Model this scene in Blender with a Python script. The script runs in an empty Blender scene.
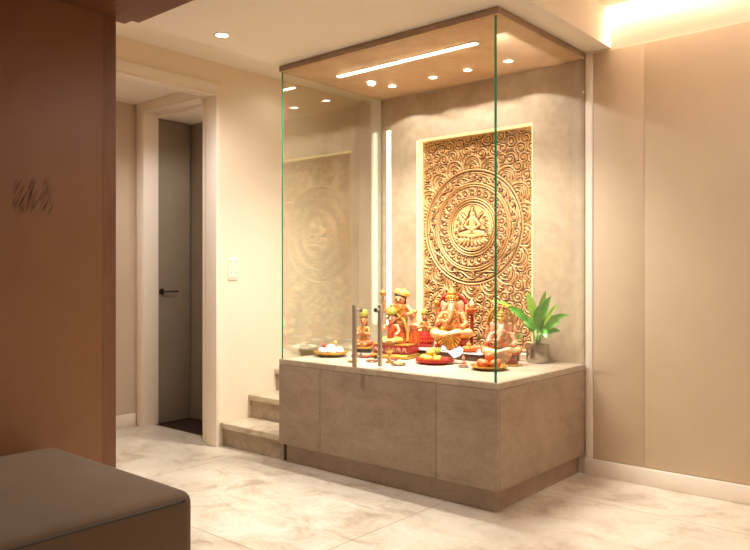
import bpy, bmesh, math, random
import numpy as np
from mathutils import Vector, Matrix, Euler
random.seed(7); rng = np.random.RandomState(5)
S = bpy.context.scene; COL = S.collection
PI = math.pi
# ------------------------------------------------------------------ measured sizes (metres)
X1, X0, Y0, YB = -3.475, -1.867, 3.1226, 4.144        # shrine: left, right, front, back wall
ZC, ZT = .6565, 2.529                                 # counter top, canopy top
XL = -4.11                                            # wall with the doorway
# ------------------------------------------------------------------ materials
def srgb(h):
    h = h.lstrip('#'); v = [int(h[i:i+2], 16)/255 for i in (0, 2, 4)]
    return tuple(((c+.055)/1.055)**2.4 if c > .04045 else c/12.92 for c in v) + (1,)
def newmat(name):
    m = bpy.data.materials.new(name); m.use_nodes = True
    nt = m.node_tree; return m, nt, nt.nodes['Principled BSDF']
def mat(name, col, rough=.6, metal=0, bump=0, bscale=60, var=0, vscale=4, stretch=(1, 1, 1), spec=.5, col2=None, detail=4, coat=0, trans=0, sub=0):
    m, nt, b = newmat(name); N, L = nt.nodes, nt.links
    c = srgb(col); b.inputs['Base Color'].default_value = c
    b.inputs['Roughness'].default_value = rough; b.inputs['Metallic'].default_value = metal
    b.inputs['Specular IOR Level'].default_value = spec; b.inputs['Coat Weight'].default_value = coat
    if sub: b.inputs['Subsurface Weight'].default_value = sub; b.inputs['Subsurface Radius'].default_value = (.02, .01, .005)
    tc = N.new('ShaderNodeTexCoord'); mp = N.new('ShaderNodeMapping'); mp.inputs['Scale'].default_value = stretch
    L.new(tc.outputs['Object'], mp.inputs['Vector'])
    if var or col2:
        n = N.new('ShaderNodeTexNoise'); n.inputs['Scale'].default_value = vscale; n.inputs['Detail'].default_value = detail
        n.inputs['Roughness'].default_value = .62
        L.new(mp.outputs[0], n.inputs['Vector'])
        r = N.new('ShaderNodeValToRGB'); r.color_ramp.elements[0].position = .3; r.color_ramp.elements[1].position = .7
        c2 = srgb(col2) if col2 else tuple(x*(1-var) for x in c[:3])+(1,)
        r.color_ramp.elements[0].color = c2; r.color_ramp.elements[1].color = c
        L.new(n.outputs['Fac'], r.inputs['Fac']); L.new(r.outputs[0], b.inputs['Base Color'])
    if bump:
        n2 = N.new('ShaderNodeTexNoise'); n2.inputs['Scale'].default_value = bscale; n2.inputs['Detail'].default_value = 5
        L.new(mp.outputs[0], n2.inputs['Vector'])
        bp = N.new('ShaderNodeBump'); bp.inputs['Strength'].default_value = bump; bp.inputs['Distance'].default_value = .01
        L.new(n2.outputs['Fac'], bp.inputs['Height']); L.new(bp.outputs[0], b.inputs['Normal'])
    return m
def emis(name, col, s):
    m, nt, b = newmat(name); b.inputs['Base Color'].default_value = srgb(col)
    b.inputs['Emission Color'].default_value = srgb(col); b.inputs['Emission Strength'].default_value = s; return m
def glassmat(name, f0, tint):
    m, nt, b = newmat(name); N, L = nt.nodes, nt.links; N.remove(b); out = N['Material Output']
    lw = N.new('ShaderNodeLayerWeight'); lw.inputs['Blend'].default_value = .5
    pw = N.new('ShaderNodeMath'); pw.operation = 'POWER'; pw.inputs[1].default_value = 5; L.new(lw.outputs['Facing'], pw.inputs[0])
    ma = N.new('ShaderNodeMath'); ma.operation = 'MULTIPLY_ADD'; ma.inputs[1].default_value = 1-f0; ma.inputs[2].default_value = f0; L.new(pw.outputs[0], ma.inputs[0])
    t = N.new('ShaderNodeBsdfTransparent'); t.inputs[0].default_value = tint
    g = N.new('ShaderNodeBsdfGlossy'); g.inputs['Roughness'].default_value = 0.0; g.inputs[0].default_value = (1, 1, 1, 1)
    mx = N.new('ShaderNodeMixShader'); L.new(ma.outputs[0], mx.inputs[0]); L.new(t.outputs[0], mx.inputs[1]); L.new(g.outputs[0], mx.inputs[2])
    L.new(mx.outputs[0], out.inputs['Surface']); return m
def stone(name, base, mid, dark, scale=1.6, rough=.4, streak=(1, 1, 1), tile=None, bump=.05, jcol='#9c8a70'):
    m, nt, b = newmat(name); N, L = nt.nodes, nt.links
    tc = N.new('ShaderNodeTexCoord'); mp = N.new('ShaderNodeMapping'); mp.inputs['Scale'].default_value = streak
    mp.inputs['Rotation'].default_value = (0, 0, .5)
    L.new(tc.outputs['Object'], mp.inputs[0])
    n = N.new('ShaderNodeTexNoise'); n.inputs['Scale'].default_value = scale; n.inputs['Detail'].default_value = 8; n.inputs['Roughness'].default_value = .66; n.inputs['Distortion'].default_value = .7
    L.new(mp.outputs[0], n.inputs[0])
    r = N.new('ShaderNodeValToRGB'); e = r.color_ramp.elements
    e[0].position = .33; e[0].color = srgb(dark); e[1].position = .62; e[1].color = srgb(base)
    k = r.color_ramp.elements.new(.47); k.color = srgb(mid)
    L.new(n.outputs['Fac'], r.inputs[0]); src = r.outputs[0]
    n2 = N.new('ShaderNodeTexNoise'); n2.inputs['Scale'].default_value = scale*9; n2.inputs['Detail'].default_value = 5; L.new(mp.outputs[0], n2.inputs[0])
    mx = N.new('ShaderNodeMix'); mx.data_type = 'RGBA'; mx.blend_type = 'OVERLAY'; mx.inputs[0].default_value = .22
    L.new(src, mx.inputs['A']); L.new(n2.outputs['Fac'], mx.inputs['B']); src = mx.outputs['Result']
    if tile:
        mp2 = N.new('ShaderNodeMapping'); mp2.inputs['Location'].default_value = tile[1]; L.new(tc.outputs['Object'], mp2.inputs[0])
        br = N.new('ShaderNodeTexBrick'); br.offset = tile[2]; br.inputs['Scale'].default_value = 1
        br.inputs['Brick Width'].default_value = tile[0][0]; br.inputs['Row Height'].default_value = tile[0][1]
        br.inputs['Mortar Size'].default_value = .0022; br.inputs['Mortar Smooth'].default_value = 0
        br.inputs['Color1'].default_value = (1, 1, 1, 1); br.inputs['Color2'].default_value = (.9, .88, .86, 1); br.inputs['Mortar'].default_value = srgb(jcol)
        L.new(mp2.outputs[0], br.inputs[0])
        m2 = N.new('ShaderNodeMix'); m2.data_type = 'RGBA'; m2.blend_type = 'MULTIPLY'; m2.inputs[0].default_value = 1
        L.new(src, m2.inputs['A']); L.new(br.outputs['Color'], m2.inputs['B']); src = m2.outputs['Result']
    L.new(src, b.inputs['Base Color']); b.inputs['Roughness'].default_value = rough
    bp = N.new('ShaderNodeBump'); bp.inputs['Strength'].default_value = bump; bp.inputs['Distance'].default_value = .01
    L.new(n2.outputs['Fac'], bp.inputs['Height']); L.new(bp.outputs[0], b.inputs['Normal'])
    return m

M = {}
M['white'] = mat('white_paint', '#efe4d2', .7, bump=.02, bscale=90)
M['ceil'] = mat('ceiling_paint', '#f1e8dc', .8)
M['leftwall'] = mat('cream_paint', '#eeddc6', .75, bump=.03, bscale=120)
M['corridor'] = mat('corridor_beige', '#c9b49d', .8, var=.08)
M['casing'] = mat('casing_paint', '#efe2d2', .45)
M['panel'] = mat('beige_wall_panel', '#cfb699', .5, var=.07, vscale=2.5, bump=.03, bscale=25)
M['plaster'] = stone('microcement', '#b8a185', '#af977b', '#a28a6e', 2.2, .6, bump=.08)
M['laminate'] = stone('stone_laminate', '#a08b76', '#98836e', '#8d7863', 5.0, .42, (1, 1, 1.8), bump=.06)
M['counter'] = stone('counter_stone', '#b9a892', '#af9d86', '#9e8b74', 3.0, .35, bump=.03)
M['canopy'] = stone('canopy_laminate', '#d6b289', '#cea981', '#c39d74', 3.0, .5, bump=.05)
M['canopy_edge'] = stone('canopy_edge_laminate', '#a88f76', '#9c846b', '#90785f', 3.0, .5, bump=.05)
M['floor'] = stone('travertine_floor', '#dbd0c0', '#cfc1ae', '#ae9b86', 3.6, .28, (.9, 1.25, 1), tile=((1.6, 1.6), (2.2, -2.05, 0), 0.0), bump=.02)
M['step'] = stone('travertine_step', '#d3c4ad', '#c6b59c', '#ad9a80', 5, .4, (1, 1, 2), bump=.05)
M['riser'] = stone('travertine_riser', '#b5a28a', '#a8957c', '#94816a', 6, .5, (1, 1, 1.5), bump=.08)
M['wood'] = mat('brown_veneer', '#84593b', .38, var=.16, vscale=1.6, stretch=(1, 1, .8), spec=.4, bump=.03, bscale=14)
M['woodjamb'] = mat('brown_jamb_wood', '#7d5138', .4, var=.3, vscale=5, stretch=(8, 8, .5), spec=.4)
M['wooddark'] = mat('soffit_wood', '#80502f', .4, var=.35, vscale=4, stretch=(.6, 9, 9), spec=.4)
M['scratch'] = mat('scuff', '#5d3c27', .6)
M['greydoor'] = mat('grey_door_paint', '#8a7a68', .6, var=.14, vscale=2.5)
M['greywall'] = mat('grey_room_paint', '#95836f', .8, var=.1)
M['darkfloor'] = mat('dark_wood_floor', '#3a261b', .4, var=.4, vscale=4, stretch=(12, 1, 1))
M['fabric'] = mat('taupe_suede', '#65513f', .85, var=.12, vscale=5, bump=.15, bscale=220, spec=.25)
M['piping'] = mat('dark_piping', '#33281f', .8)
M['steel'] = mat('brushed_steel', '#b5a493', .35, .55, var=.1, vscale=30, stretch=(1, 1, .1))
M['darkmetal'] = mat('dark_handle_metal', '#4a4038', .35, .8)
M['chrome'] = mat('satin_nickel', '#c9bda9', .22, .95)
M['glass'] = glassmat('clear_glass', .035, (.985, .995, .985, 1))
M['glass_side'] = glassmat('coated_side_glass', .115, (.93, .95, .92, 1))
M['glass_edge'] = mat('green_glass_edge', '#1f8c64', .15, spec=.8)
M['gap'] = mat('shadow_gap', '#4a3c2e', .9)
M['gold'] = mat('gold_carving', '#d2a36a', .42, .1, var=.10, vscale=7, spec=.6)
M['goldground'] = mat('brown_ground', '#663616', .55, .1, var=.2, vscale=9)
M['led'] = emis('led_diffuser', '#ffeccc', 5)
M['ledwall'] = emis('wall_led_diffuser', '#fff0d2', .9)
M['halo'] = emis('halo_led', '#ffe6a2', .27)
M['cove'] = emis('cove_led', '#fff4e6', 13)
M['lens'] = emis('downlight_lens', '#fff0da', 6)
M['ring'] = mat('lamp_ring', '#f3e7d2', .4)
# statue and offering colours
M['skin'] = mat('painted_peach', '#e0a06c', .4, col2='#c87238', vscale=40)
M['pinkskin'] = mat('painted_pink', '#e8ae8c', .4, col2='#d0825a', vscale=40)
M['orange'] = mat('painted_orange', '#d96a20', .45, col2='#9c2a10', vscale=45)
M['goldpaint'] = mat('gold_paint', '#dfa53e', .3, .35, bump=.5, bscale=130, col2='#98501c', vscale=55)
M['yellow'] = mat('yellow_cloth', '#e6b750', .5, bump=.3, bscale=90, col2='#c27f2c', vscale=45)
M['cream'] = mat('cream_cloth', '#ead2a8', .55, col2='#d9a86c', vscale=45)
M['red'] = mat('red_lacquer', '#a81f18', .4)
M['darkred'] = mat('maroon_lacquer', '#861d14', .45)
M['hair'] = mat('black_hair', '#1d1512', .5)
M['turban'] = mat('olive_turban', '#6f7420', .45, bump=.4, bscale=100, col2='#b3942c', vscale=25)
M['black'] = mat('black_block', '#1f1c1a', .4)
M['brass'] = mat('brass', '#d2a047', .28, .8)
M['traydark'] = mat('dark_brown_tray', '#54382a', .4)
M['traypale'] = mat('pale_tray_top', '#d8cabb', .3)
M['peachfruit'] = mat('peach_skin', '#dd7a38', .45, col2='#d9562c', vscale=14)
M['laddu'] = mat('orange_sweet', '#e08a3c', .75, bump=.9, bscale=160)
M['mango'] = mat('yellow_fruit', '#ecc35a', .45, col2='#d9a33a', vscale=12)
M['lime'] = mat('green_leafy', '#8fa93a', .5)
M['milk'] = mat('white_sweet', '#f5e6cf', .6)
M['cherry'] = mat('red_fruit', '#c5402c', .3)
M['leaf'] = mat('leaf_green', '#63b83c', .36, col2='#3a8a2a', vscale=9)
M['leaf2'] = mat('leaf_yellow_green', '#a9cf48', .4, col2='#6faa38', vscale=9)
M['stem'] = mat('leaf_stem', '#9fb862', .5)
M['potmetal'] = mat('pot_metal', '#b0a598', .2, .92)
M['darkpot'] = mat('dark_pot', '#4a4237', .5)
M['soil'] = mat('soil', '#2e2018', .95, bump=.8, bscale=80)
M['paper'] = mat('patterned_paper', '#e9e2dc', .5, col2='#a9a6c8', vscale=50)
M['switch'] = mat('switch_plastic', '#f6ecdc', .35)
M['rocker'] = mat('rocker_slot', '#b39c84', .5)

# ------------------------------------------------------------------ mesh helpers
def finish(name, bm, m, parent=None, smooth=False, sharp=None):
    me = bpy.data.meshes.new(name); bmesh.ops.recalc_face_normals(bm, faces=bm.faces[:]) if not getattr(bm, '_keep', False) else None
    bm.to_mesh(me); bm.free()
    for x in (m if isinstance(m, (list, tuple)) else [m]): me.materials.append(x)
    if smooth:
        me.shade_smooth()
        if sharp:
            try: me.set_sharp_from_angle(angle=math.radians(sharp))
            except Exception: pass
    o = bpy.data.objects.new(name, me); COL.objects.link(o)
    if parent: o.parent = parent
    return o
def box(bm, x0, x1, y0, y1, z0, z1, mi=0, bev=0, seg=2):
    vs = [bm.verts.new((x, y, z)) for x in (x0, x1) for y in (y0, y1) for z in (z0, z1)]
    F = [(0, 1, 3, 2), (4, 6, 7, 5), (0, 4, 5, 1), (2, 3, 7, 6), (0, 2, 6, 4), (1, 5, 7, 3)]
    fs = [bm.faces.new([vs[i] for i in f]) for f in F]
    for f in fs: f.material_index = mi
    if bev:
        es = list({e for f in fs for e in f.edges})
        bmesh.ops.bevel(bm, geom=es, offset=bev, segments=seg, affect='EDGES', profile=.5)
def bx(name, m, *d, parent=None, bev=0, seg=2):
    bm = bmesh.new(); box(bm, *d, bev=bev, seg=seg); return finish(name, bm, m, parent, smooth=bool(bev), sharp=35 if bev else None)
def lathe(bm, prof, n=28, c=(0, 0, 0), squash=(1, 1), mi=0, wob=None):
    rings = []
    for r, z in prof:
        rings.append([bm.verts.new((c[0]+squash[0]*r*(wob(a) if wob else 1)*math.cos(a), c[1]+squash[1]*r*(wob(a) if wob else 1)*math.sin(a), c[2]+z)) for a in [2*PI*i/n for i in range(n)]])
    for a, b in zip(rings, rings[1:]):
        for i in range(n): bm.faces.new((a[i], a[(i+1) % n], b[(i+1) % n], b[i])).material_index = mi
    for rg in (rings[0], rings[-1]): bm.faces.new(rg).material_index = mi
def tube(bm, pts, rad, n=8, mi=0):
    pts = [Vector(p) for p in pts]; R = rad if isinstance(rad, (list, tuple)) else [rad]*len(pts)
    rings = []; up = Vector((0, 0, 1))
    for i, p in enumerate(pts):
        t = (pts[min(i+1, len(pts)-1)]-pts[max(i-1, 0)]).normalized()
        a = t.cross(up)
        if a.length < .05: a = t.cross(Vector((1, 0, 0)))
        a.normalize()
        if rings and a.dot(pa) < 0 and abs(a.dot(pa)) > .3: a = -a
        b = t.cross(a); pa = a
        rings.append([bm.verts.new(p+R[i]*(a*math.cos(k)+b*math.sin(k))) for k in [2*PI*j/n for j in range(n)]])
    for a, b in zip(rings, rings[1:]):
        for i in range(n): bm.faces.new((a[i], a[(i+1) % n], b[(i+1) % n], b[i])).material_index = mi
    bm.faces.new(rings[0]).material_index = mi; bm.faces.new(rings[-1]).material_index = mi
def ell(bm, c, r, rot=(0, 0, 0), sub=2, mi=0):
    if not isinstance(r, (list, tuple)): r = (r, r, r)
    mt = Matrix.Translation(c) @ Euler(rot).to_matrix().to_4x4() @ Matrix.Diagonal((r[0], r[1], r[2], 1))
    g = bmesh.ops.create_icosphere(bm, subdivisions=sub, radius=1, matrix=mt)
    if mi:
        for f in {f for v in g['verts'] for f in v.link_faces}: f.material_index = mi
def cap(bm, p, q, r1, r2, n=10):
    tube(bm, [p, q], [r1, r2], n); ell(bm, p, r1); ell(bm, q, r2)
def chain(bm, pts, rads):
    for i in range(len(pts)-1): cap(bm, pts[i], pts[i+1], rads[i], rads[i+1])
def thing(name, label, cat, loc=(0, 0, 0), rz=0, group=None):
    o = bpy.data.objects.new(name, None); COL.objects.link(o); o.location = loc; o.rotation_euler = (0, 0, rz); o.empty_display_size = .05
    return tag(o, label, cat, group)
def tag(o, label, cat, group=None):
    o['label'] = label; o['category'] = cat
    if group: o['group'] = group
    return o
def struct(o): o['kind'] = 'structure'; return o
def S_box(name, m, *boxes, parent=None, bev=0):
    bm = bmesh.new()
    for d in boxes: box(bm, *d, bev=bev)
    o = finish(name, bm, m, parent, smooth=bool(bev), sharp=35 if bev else None)
    return struct(o) if parent is None else o
def remesh(bm, voxel, smooth=3):
    me = bpy.data.meshes.new('tmp'); bmesh.ops.recalc_face_normals(bm, faces=bm.faces[:]); bm.to_mesh(me); bm.free()
    o = bpy.data.objects.new('tmp', me); COL.objects.link(o)
    r = o.modifiers.new('r', 'REMESH'); r.mode = 'VOXEL'; r.voxel_size = voxel
    s = o.modifiers.new('s', 'SMOOTH'); s.iterations = smooth; s.factor = .5
    bpy.context.view_layer.update()
    dg = bpy.context.evaluated_depsgraph_get(); ev = o.evaluated_get(dg)
    m2 = bpy.data.meshes.new_from_object(ev); b2 = bmesh.new(); b2.from_mesh(m2)
    bpy.data.objects.remove(o); bpy.data.meshes.remove(me); bpy.data.meshes.remove(m2)
    return b2

# ------------------------------------------------------------------ the room
S_box('floor', M['floor'], (-5.4, 2.0, -2.6, 3.25, -.1, 0), (-4.2, 2.0, 3.25, 4.6, -.1, 0))
f2 = S_box('floor_closet', M['darkfloor'], (-5.4, -4.22, 3.252, 3.8, -.1, -.002)); f2.name = 'floor_2'
# right, high ceiling stops short of the wall and leaves a light cove
S_box('ceiling', M['ceil'], (-1.713, 2.0, -2.6, 4.085, 2.755, 2.80), (-1.713, 2.0, -2.6, 4.3, 2.86, 2.92))
S_box('ceiling_2', M['ceil'], (-3.465, -1.713, -2.6, YB, 2.531, 2.9))      # dropped part over the shrine
S_box('ceiling_3', M['ceil'], (-4.3, -3.465, 1.0, 4.75, 2.67, 2.9), (-3.465, -2.4, 4.30, 4.75, 2.67, 2.9))
S_box('ceiling_4', M['ceil'], (-5.4, -4.2, 1.0, 3.9, 2.545, 2.9))          # corridor
NX0, NX1, NZ0, NZ1 = -3.144, -2.222, .685, 2.160
S_box('wall_back', M['white'], (-3.58, NX0, YB, 4.29, 0, 2.86), (NX1, 2.0, YB, 4.29, 0, 2.86), (NX0, NX1, YB, 4.29, NZ1, 2.86), (NX0, NX1, YB, 4.29, 0, NZ0), (NX0, NX1, 4.24, 4.29, NZ0, NZ1))
S_box('wall_right', M['white'], (2.0, 2.1, -2.6, 4.3, 0, 2.86))
S_box('wall_front', M['white'], (-3.4, 2.1, -2.7, -2.6, 0, 2.86))
S_box('wall_left', M['leftwall'], (-4.21, XL, 3.112, 4.75, 0, 2.67), (-4.21, XL, 1.0, 1.9, 0, 2.67), (-4.21, XL, 1.9, 3.112, 2.45, 2.67))
S_box('wall_stair_end', M['leftwall'], (-4.11, -2.4, 4.6, 4.7, 0, 2.67)).name = 'wall_stair_end'
S_box('wall_stair_side', M['leftwall'], (-2.5, -2.4, 4.29, 4.6, 0, 2.67))
# corridor behind the doorway
S_box('wall_corridor', M['corridor'], (-5.28, -5.18, 1.0, 3.15, 0, 2.545), (-5.28, -3.4, .9, 1.0, 0, 2.545))
S_box('wall_corridor_end', M['corridor'], (-5.28, -5.08, 3.15, 3.27, 0, 2.545), (-4.30, -4.21, 3.15, 3.27, 0, 2.545), (-5.08, -4.30, 3.15, 3.27, 2.48, 2.545))
S_box('baseboard_corridor', M['casing'], (-5.18, -5.165, 1.0, 3.13, 0, .10), bev=.003)
S_box('wall_closet', M['greywall'], (-5.3, -5.12, 3.27, 3.6, 0, 2.545), (-5.3, -4.21, 3.6, 3.7, 0, 2.545))
S_box('ceiling_6', M['ceil'], (-5.3, -4.21, 3.272, 3.8, 2.447, 2.544))
# casings: doorway in the left wall, inner frame
S_box('door_1', M['casing'], (XL, XL+.014, 3.1125, 3.128, 0, 2.4515), (XL, XL+.016, 1.83, 3.128, 2.452, 2.523), (-4.212, XL+.018, 3.098, 3.112, 0, 2.4365), (-4.212, XL+.018, 1.9, 3.112, 2.437, 2.4505), bev=.002)
S_box('trim_1', M['casing'], (-5.165, -5.081, 3.133, 3.15, 0, 2.4795), (-5.165, -4.22, 3.133, 3.15, 2.48, 2.544), (-5.080, -5.068, 3.136, 3.272, 0, 2.4675), (-5.08, -4.30, 3.136, 3.272, 2.468, 2.4795), (-4.299, -4.225, 3.133, 3.15, 0, 2.4795), bev=.002)
d2 = S_box('door_2', M['greydoor'], (-5.118, -5.078, 3.276, 3.575, .004, 2.44), bev=.002)
bm = bmesh.new(); tube(bm, [(-5.078, 3.305, 1.06), (-5.066, 3.305, 1.06)], .024, 16); tube(bm, [(-5.07, 3.305, 1.06), (-5.035, 3.305, 1.06), (-5.03, 3.32, 1.06), (-5.03, 3.43, 1.06)], .008, 10)
finish('door_handle', bm, M['darkmetal'], d2, True, 40)
# wall cladding, niche lining, baseboard
S_box('trim_2', M['panel'], (-1.818, -1.5135, YB-.012, YB, .10, 2.516), (-1.5122, 0.35, YB-.012, YB, .10, 2.516), (.353, 2.0, YB-.012, YB, .10, 2.516), bev=.001)
S_box('trim_3', M['plaster'], (X1, NX0, YB-.008, YB, .5, 2.493), (NX1, X0-.006, YB-.008, YB, .5, 2.493), (NX0, NX1, YB-.008, YB, NZ1, 2.493), (NX0, NX1, YB-.008, YB, .5, NZ0))
S_box('baseboard_back', M['casing'], (X0+.002, 2.0, YB-.028, YB-.0121, 0, .098), bev=.004)
S_box('trim_4', M['casing'], (-1.864, -1.820, YB-.016, YB, .098, 2.53), bev=.002)
# brown veneered partition with timber lid
bw = S_box('wall_partition', M['wood'], (-3.36, -3.25, -2.6, 1.79, 0, 2.452))
S_box('door_jamb', M['woodjamb'], (-3.37, -3.2495, 1.79, 1.861, 0, 2.452), parent=bw)
bm = bmesh.new()
for i in range(60):
    y = 1.375+.17*random.random(); z = 1.485+.13*random.random(); L = .03+.05*random.random(); a = math.radians(58+random.random()*14)
    tube(bm, [(-3.249, y-.5*L*math.cos(a), z-.5*L*math.sin(a)), (-3.2485, y, z+random.uniform(-.002, .002)), (-3.249, y+.5*L*math.cos(a), z+.5*L*math.sin(a))], [.0002, .0011, .0002], 5)
finish('scuff_marks', bm, M['scratch'], bw)
S_box('ceiling_timber', M['wooddark'], (-3.31, -1.5, -2.6, 1.943, 2.453, 2.53), (-3.25, -1.5, 1.9, 1.985, 2.456, 2.53)).name = 'ceiling_5'

# ------------------------------------------------------------------ staircase
st = thing('staircase', 'travertine stairs rising along the cream wall left of the shrine cabinet', 'stairs', (-3.79, 3.14, 0))
def child(name, m, *boxes, parent, off, bev=0):
    bm = bmesh.new()
    for d in boxes: box(bm, d[0]-off[0], d[1]-off[0], d[2]-off[1], d[3]-off[1], d[4]-off[2], d[5]-off[2], bev=bev)
    return finish(name, bm, m, parent, smooth=bool(bev), sharp=35 if bev else None)
so = (-3.79, 3.14, 0)
for i in range(4):
    y = 3.142+.252*i; z = .163*(i+1)
    yb = y+.252+.03 if i < 3 else 4.59
    xr = X1-.003 if i < 4 else -3.58
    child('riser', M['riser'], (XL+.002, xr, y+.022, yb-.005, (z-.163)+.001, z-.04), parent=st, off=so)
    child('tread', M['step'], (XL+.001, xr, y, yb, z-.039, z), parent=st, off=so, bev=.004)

# ------------------------------------------------------------------ shrine cabinet
cb = thing('shrine_cabinet', 'taupe stone laminate base cabinet under the glass shrine', 'cabinet', (-2.67, 3.63, 0)); co = (-2.67, 3.63, 0)
child('plinth', M['laminate'], (X1+.03, X0-.041, Y0+.039, YB-.03, 0, .118), parent=cb, off=co)
child('carcass', M['gap'], (X1+.004, X0-.021, Y0+.020, YB-.01, .1185, .620), parent=cb, off=co)
for a, b in ((X1, -3.1085), (-3.1055, -2.2445), (-2.2415, X0-.0015)):
    child('door', M['laminate'], (a, b, Y0, Y0+.019, .118, .6215), parent=cb, off=co, bev=.0012)
child('side_panel', M['laminate'], (X0-.019, X0, Y0+.0205, YB-.009, .118, .6215), parent=cb, off=co, bev=.0012)
child('side_panel', M['laminate'], (X1, X1+.003, Y0+.0205, YB-.009, .118, .6215), parent=cb, off=co)
child('countertop', M['counter'], (X1, X0, Y0, YB-.009, .6235, ZC), parent=cb, off=co, bev=.0015)
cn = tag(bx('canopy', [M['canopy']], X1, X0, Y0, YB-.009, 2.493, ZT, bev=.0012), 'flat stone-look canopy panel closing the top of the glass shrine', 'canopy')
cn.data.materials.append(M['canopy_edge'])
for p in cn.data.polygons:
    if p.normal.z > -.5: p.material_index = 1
# glass
gt = thing('glass_enclosure', 'frameless glass enclosure with green edges around the shrine', 'glass case', (-2.67, 3.14, ZC)); go = (-2.67, 3.14, ZC)
XJ = -2.660
def pane2(x0, x1, y0, y1, gm, axis, green):   # green: list of 'lo'/'hi' ends whose cut edge shows green
    bm = bmesh.new(); box(bm, x0-go[0], x1-go[0], y0-go[1], y1-go[1], .0005, 2.4925-ZC); bm.normal_update()
    o_ax = 0 if axis == 1 else 1
    for f in bm.faces:
        if abs(f.normal[o_ax]) > .5:
            f.material_index = 1 if ('hi' if f.normal[o_ax] > 0 else 'lo') in green else 0
    return finish('glass_pane', bm, [gm, M['glass_edge']], gt)
YG = Y0+.018
pane2(X1+.018, XJ-.001, YG, YG+.010, M['glass'], 1, [])
pane2(XJ+.001, X0-.019, YG, YG+.010, M['glass'], 1, [])
pane2(X1+.008, X1+.018, YG, YB-.009, M['glass_side'], 0, [])
pane2(X0-.018, X0-.008, YG+.0, YB-.009, M['glass'], 0, [])
# ground green edge beads at the two front corners
for xa, xb in ((X1+.0075, X1+.019), (X0-.030, X0-.0165)):
    bm = bmesh.new(); box(bm, xa-go[0], xb-go[0], YG-.0015-go[1], YG-.0002-go[1], .0005, 2.4925-ZC)
    finish('edge_bead', bm, M['glass_edge'], gt)
for x, y, s in ((-2.791, 3.085, 1), (-2.688, 3.19, -1)):
    bm = bmesh.new(); z0 = .012 if s < 0 else .008; z1 = 1.023-ZC
    box(bm, x-go[0]-.011, x-go[0]+.011, y-go[1]-.009, y-go[1]+.009, z0, z1, bev=.002)
    for z in (z1-.03, .07):
        yy = (YG if s > 0 else YG+.01)
        tube(bm, [(x-go[0], y-go[1], z), (x-go[0], yy-go[1], z)], .008, 12)
        tube(bm, [(x-go[0], yy-go[1]-.004*s, z), (x-go[0], yy-go[1], z)], .014, 16)
    finish('door_handle', bm, M['steel'], gt, True, 35)

# ------------------------------------------------------------------ lamps
def led(name, label, m, loc, boxes, cat='light strip'):
    t = thing(name, label, cat, loc)
    bm = bmesh.new(); box(bm, *boxes[0], bev=.001); finish('housing', bm, M['ring'], t)
    bm = bmesh.new(); box(bm, *boxes[1]); finish('diffuser', bm, m, t)
    return t
bar = led('linear_light', 'long glowing light bar across the underside of the shrine canopy', M['led'], (-2.72, 3.435, 2.493),
    [(-.535, .535, -.020, .020, -.006, -.0005), (-.53, .53, -.016, .016, -.009, -.0062)])
al = bpy.data.lights.new('bar_lamp', 'AREA'); al.shape = 'RECTANGLE'; al.size = 1.05; al.size_y = .03; al.energy = 14; al.color = (1, .965, .90); al.spread = math.radians(115)
ao = bpy.data.objects.new('bar_lamp', al); COL.objects.link(ao); ao.parent = bar; ao.location = (0, 0, -.0105)
led('linear_light', 'tall vertical glowing light strip on the wall left of the carved panel', M['ledwall'], (-3.395, YB-.008, 1.54),
    [(-.022, .022, -.006, -.0005, -.72, .72), (-.016, .016, -.010, -.0062, -.716, .716)])
def downlight(loc, label, r, power, size, group, rad=.02, lens=M['lens'], blend=.25, cat='ceiling light'):
    t = thing('downlight', label, cat, loc, group=group)
    bm = bmesh.new(); prof = [(r*.72, -.0012), (r*.78, -.0045), (r, -.004), (r*1.03, -.0005)]
    n = 28; rings = [[bm.verts.new((a*math.cos(2*PI*i/n), a*math.sin(2*PI*i/n), z)) for i in range(n)] for a, z in prof]
    for a, b in zip(rings, rings[1:]+rings[:1]):
        for i in range(n): bm.faces.new((a[i], a[(i+1) % n], b[(i+1) % n], b[i]))
    finish('ring', bm, M['ring'], t, True)
    bm = bmesh.new(); lathe(bm, [(r*.70, -.0006), (r*.70, -.0022)], 24); finish('lens', bm, lens, t)
    if power:
        ld = bpy.data.lights.new('spot', 'SPOT'); ld.energy = power; ld.spot_size = math.radians(size); ld.spot_blend = blend
        ld.color = (1, .97, .925); ld.shadow_soft_size = rad
        lo = bpy.data.objects.new('spot', ld); COL.objects.link(lo); lo.parent = t; lo.location = (0, 0, -.012)
    return t
place = ['leftmost', 'second from the left', 'third from the left', 'rightmost']
for i, x in enumerate((-3.144, -2.80, -2.53, -2.235)):
    downlight((x, 3.862, 2.493), 'small round recessed downlight in shrine canopy, %s of the row' % place[i], .034, 2.3, 126, 'downlights in the shrine canopy', blend=.04)
downlight((-3.264, 2.509, 2.531), 'round recessed ceiling downlight between timber lid and shrine canopy', .045, 16, 172, 'room ceiling downlights', .018, blend=.5)
for i, (x, y, z) in enumerate(((-1.95, 2.0, 2.531), (-2.55, .6, 2.453), (-.6, 2.9, 2.755), (.9, 2.9, 2.755), (-.6, .9, 2.755), (.9, .9, 2.755), (-.6, -1.2, 2.755), (.9, -1.2, 2.755))):  # unseen lamps added beyond the frame as fill light for the room
    downlight((x, y, z), 'added fill lamp modelled as a recessed downlight, never in view', .045, (15, 7, 11, 5, 4, 3, 3, 3)[i], (172, 100, 172, 172, 172, 172, 172, 172)[i], 'room ceiling downlights', .05, blend=.6)
downlight((-4.65, 2.2, 2.545), 'recessed downlight in the corridor ceiling behind the doorway', .045, 7, 150, 'corridor downlights', .04, blend=.6)
downlight((-3.8, 3.6, 2.67), 'recessed downlight above the travertine stairs', .045, .7, 150, 'stair downlights', .04, blend=.6)
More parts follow.
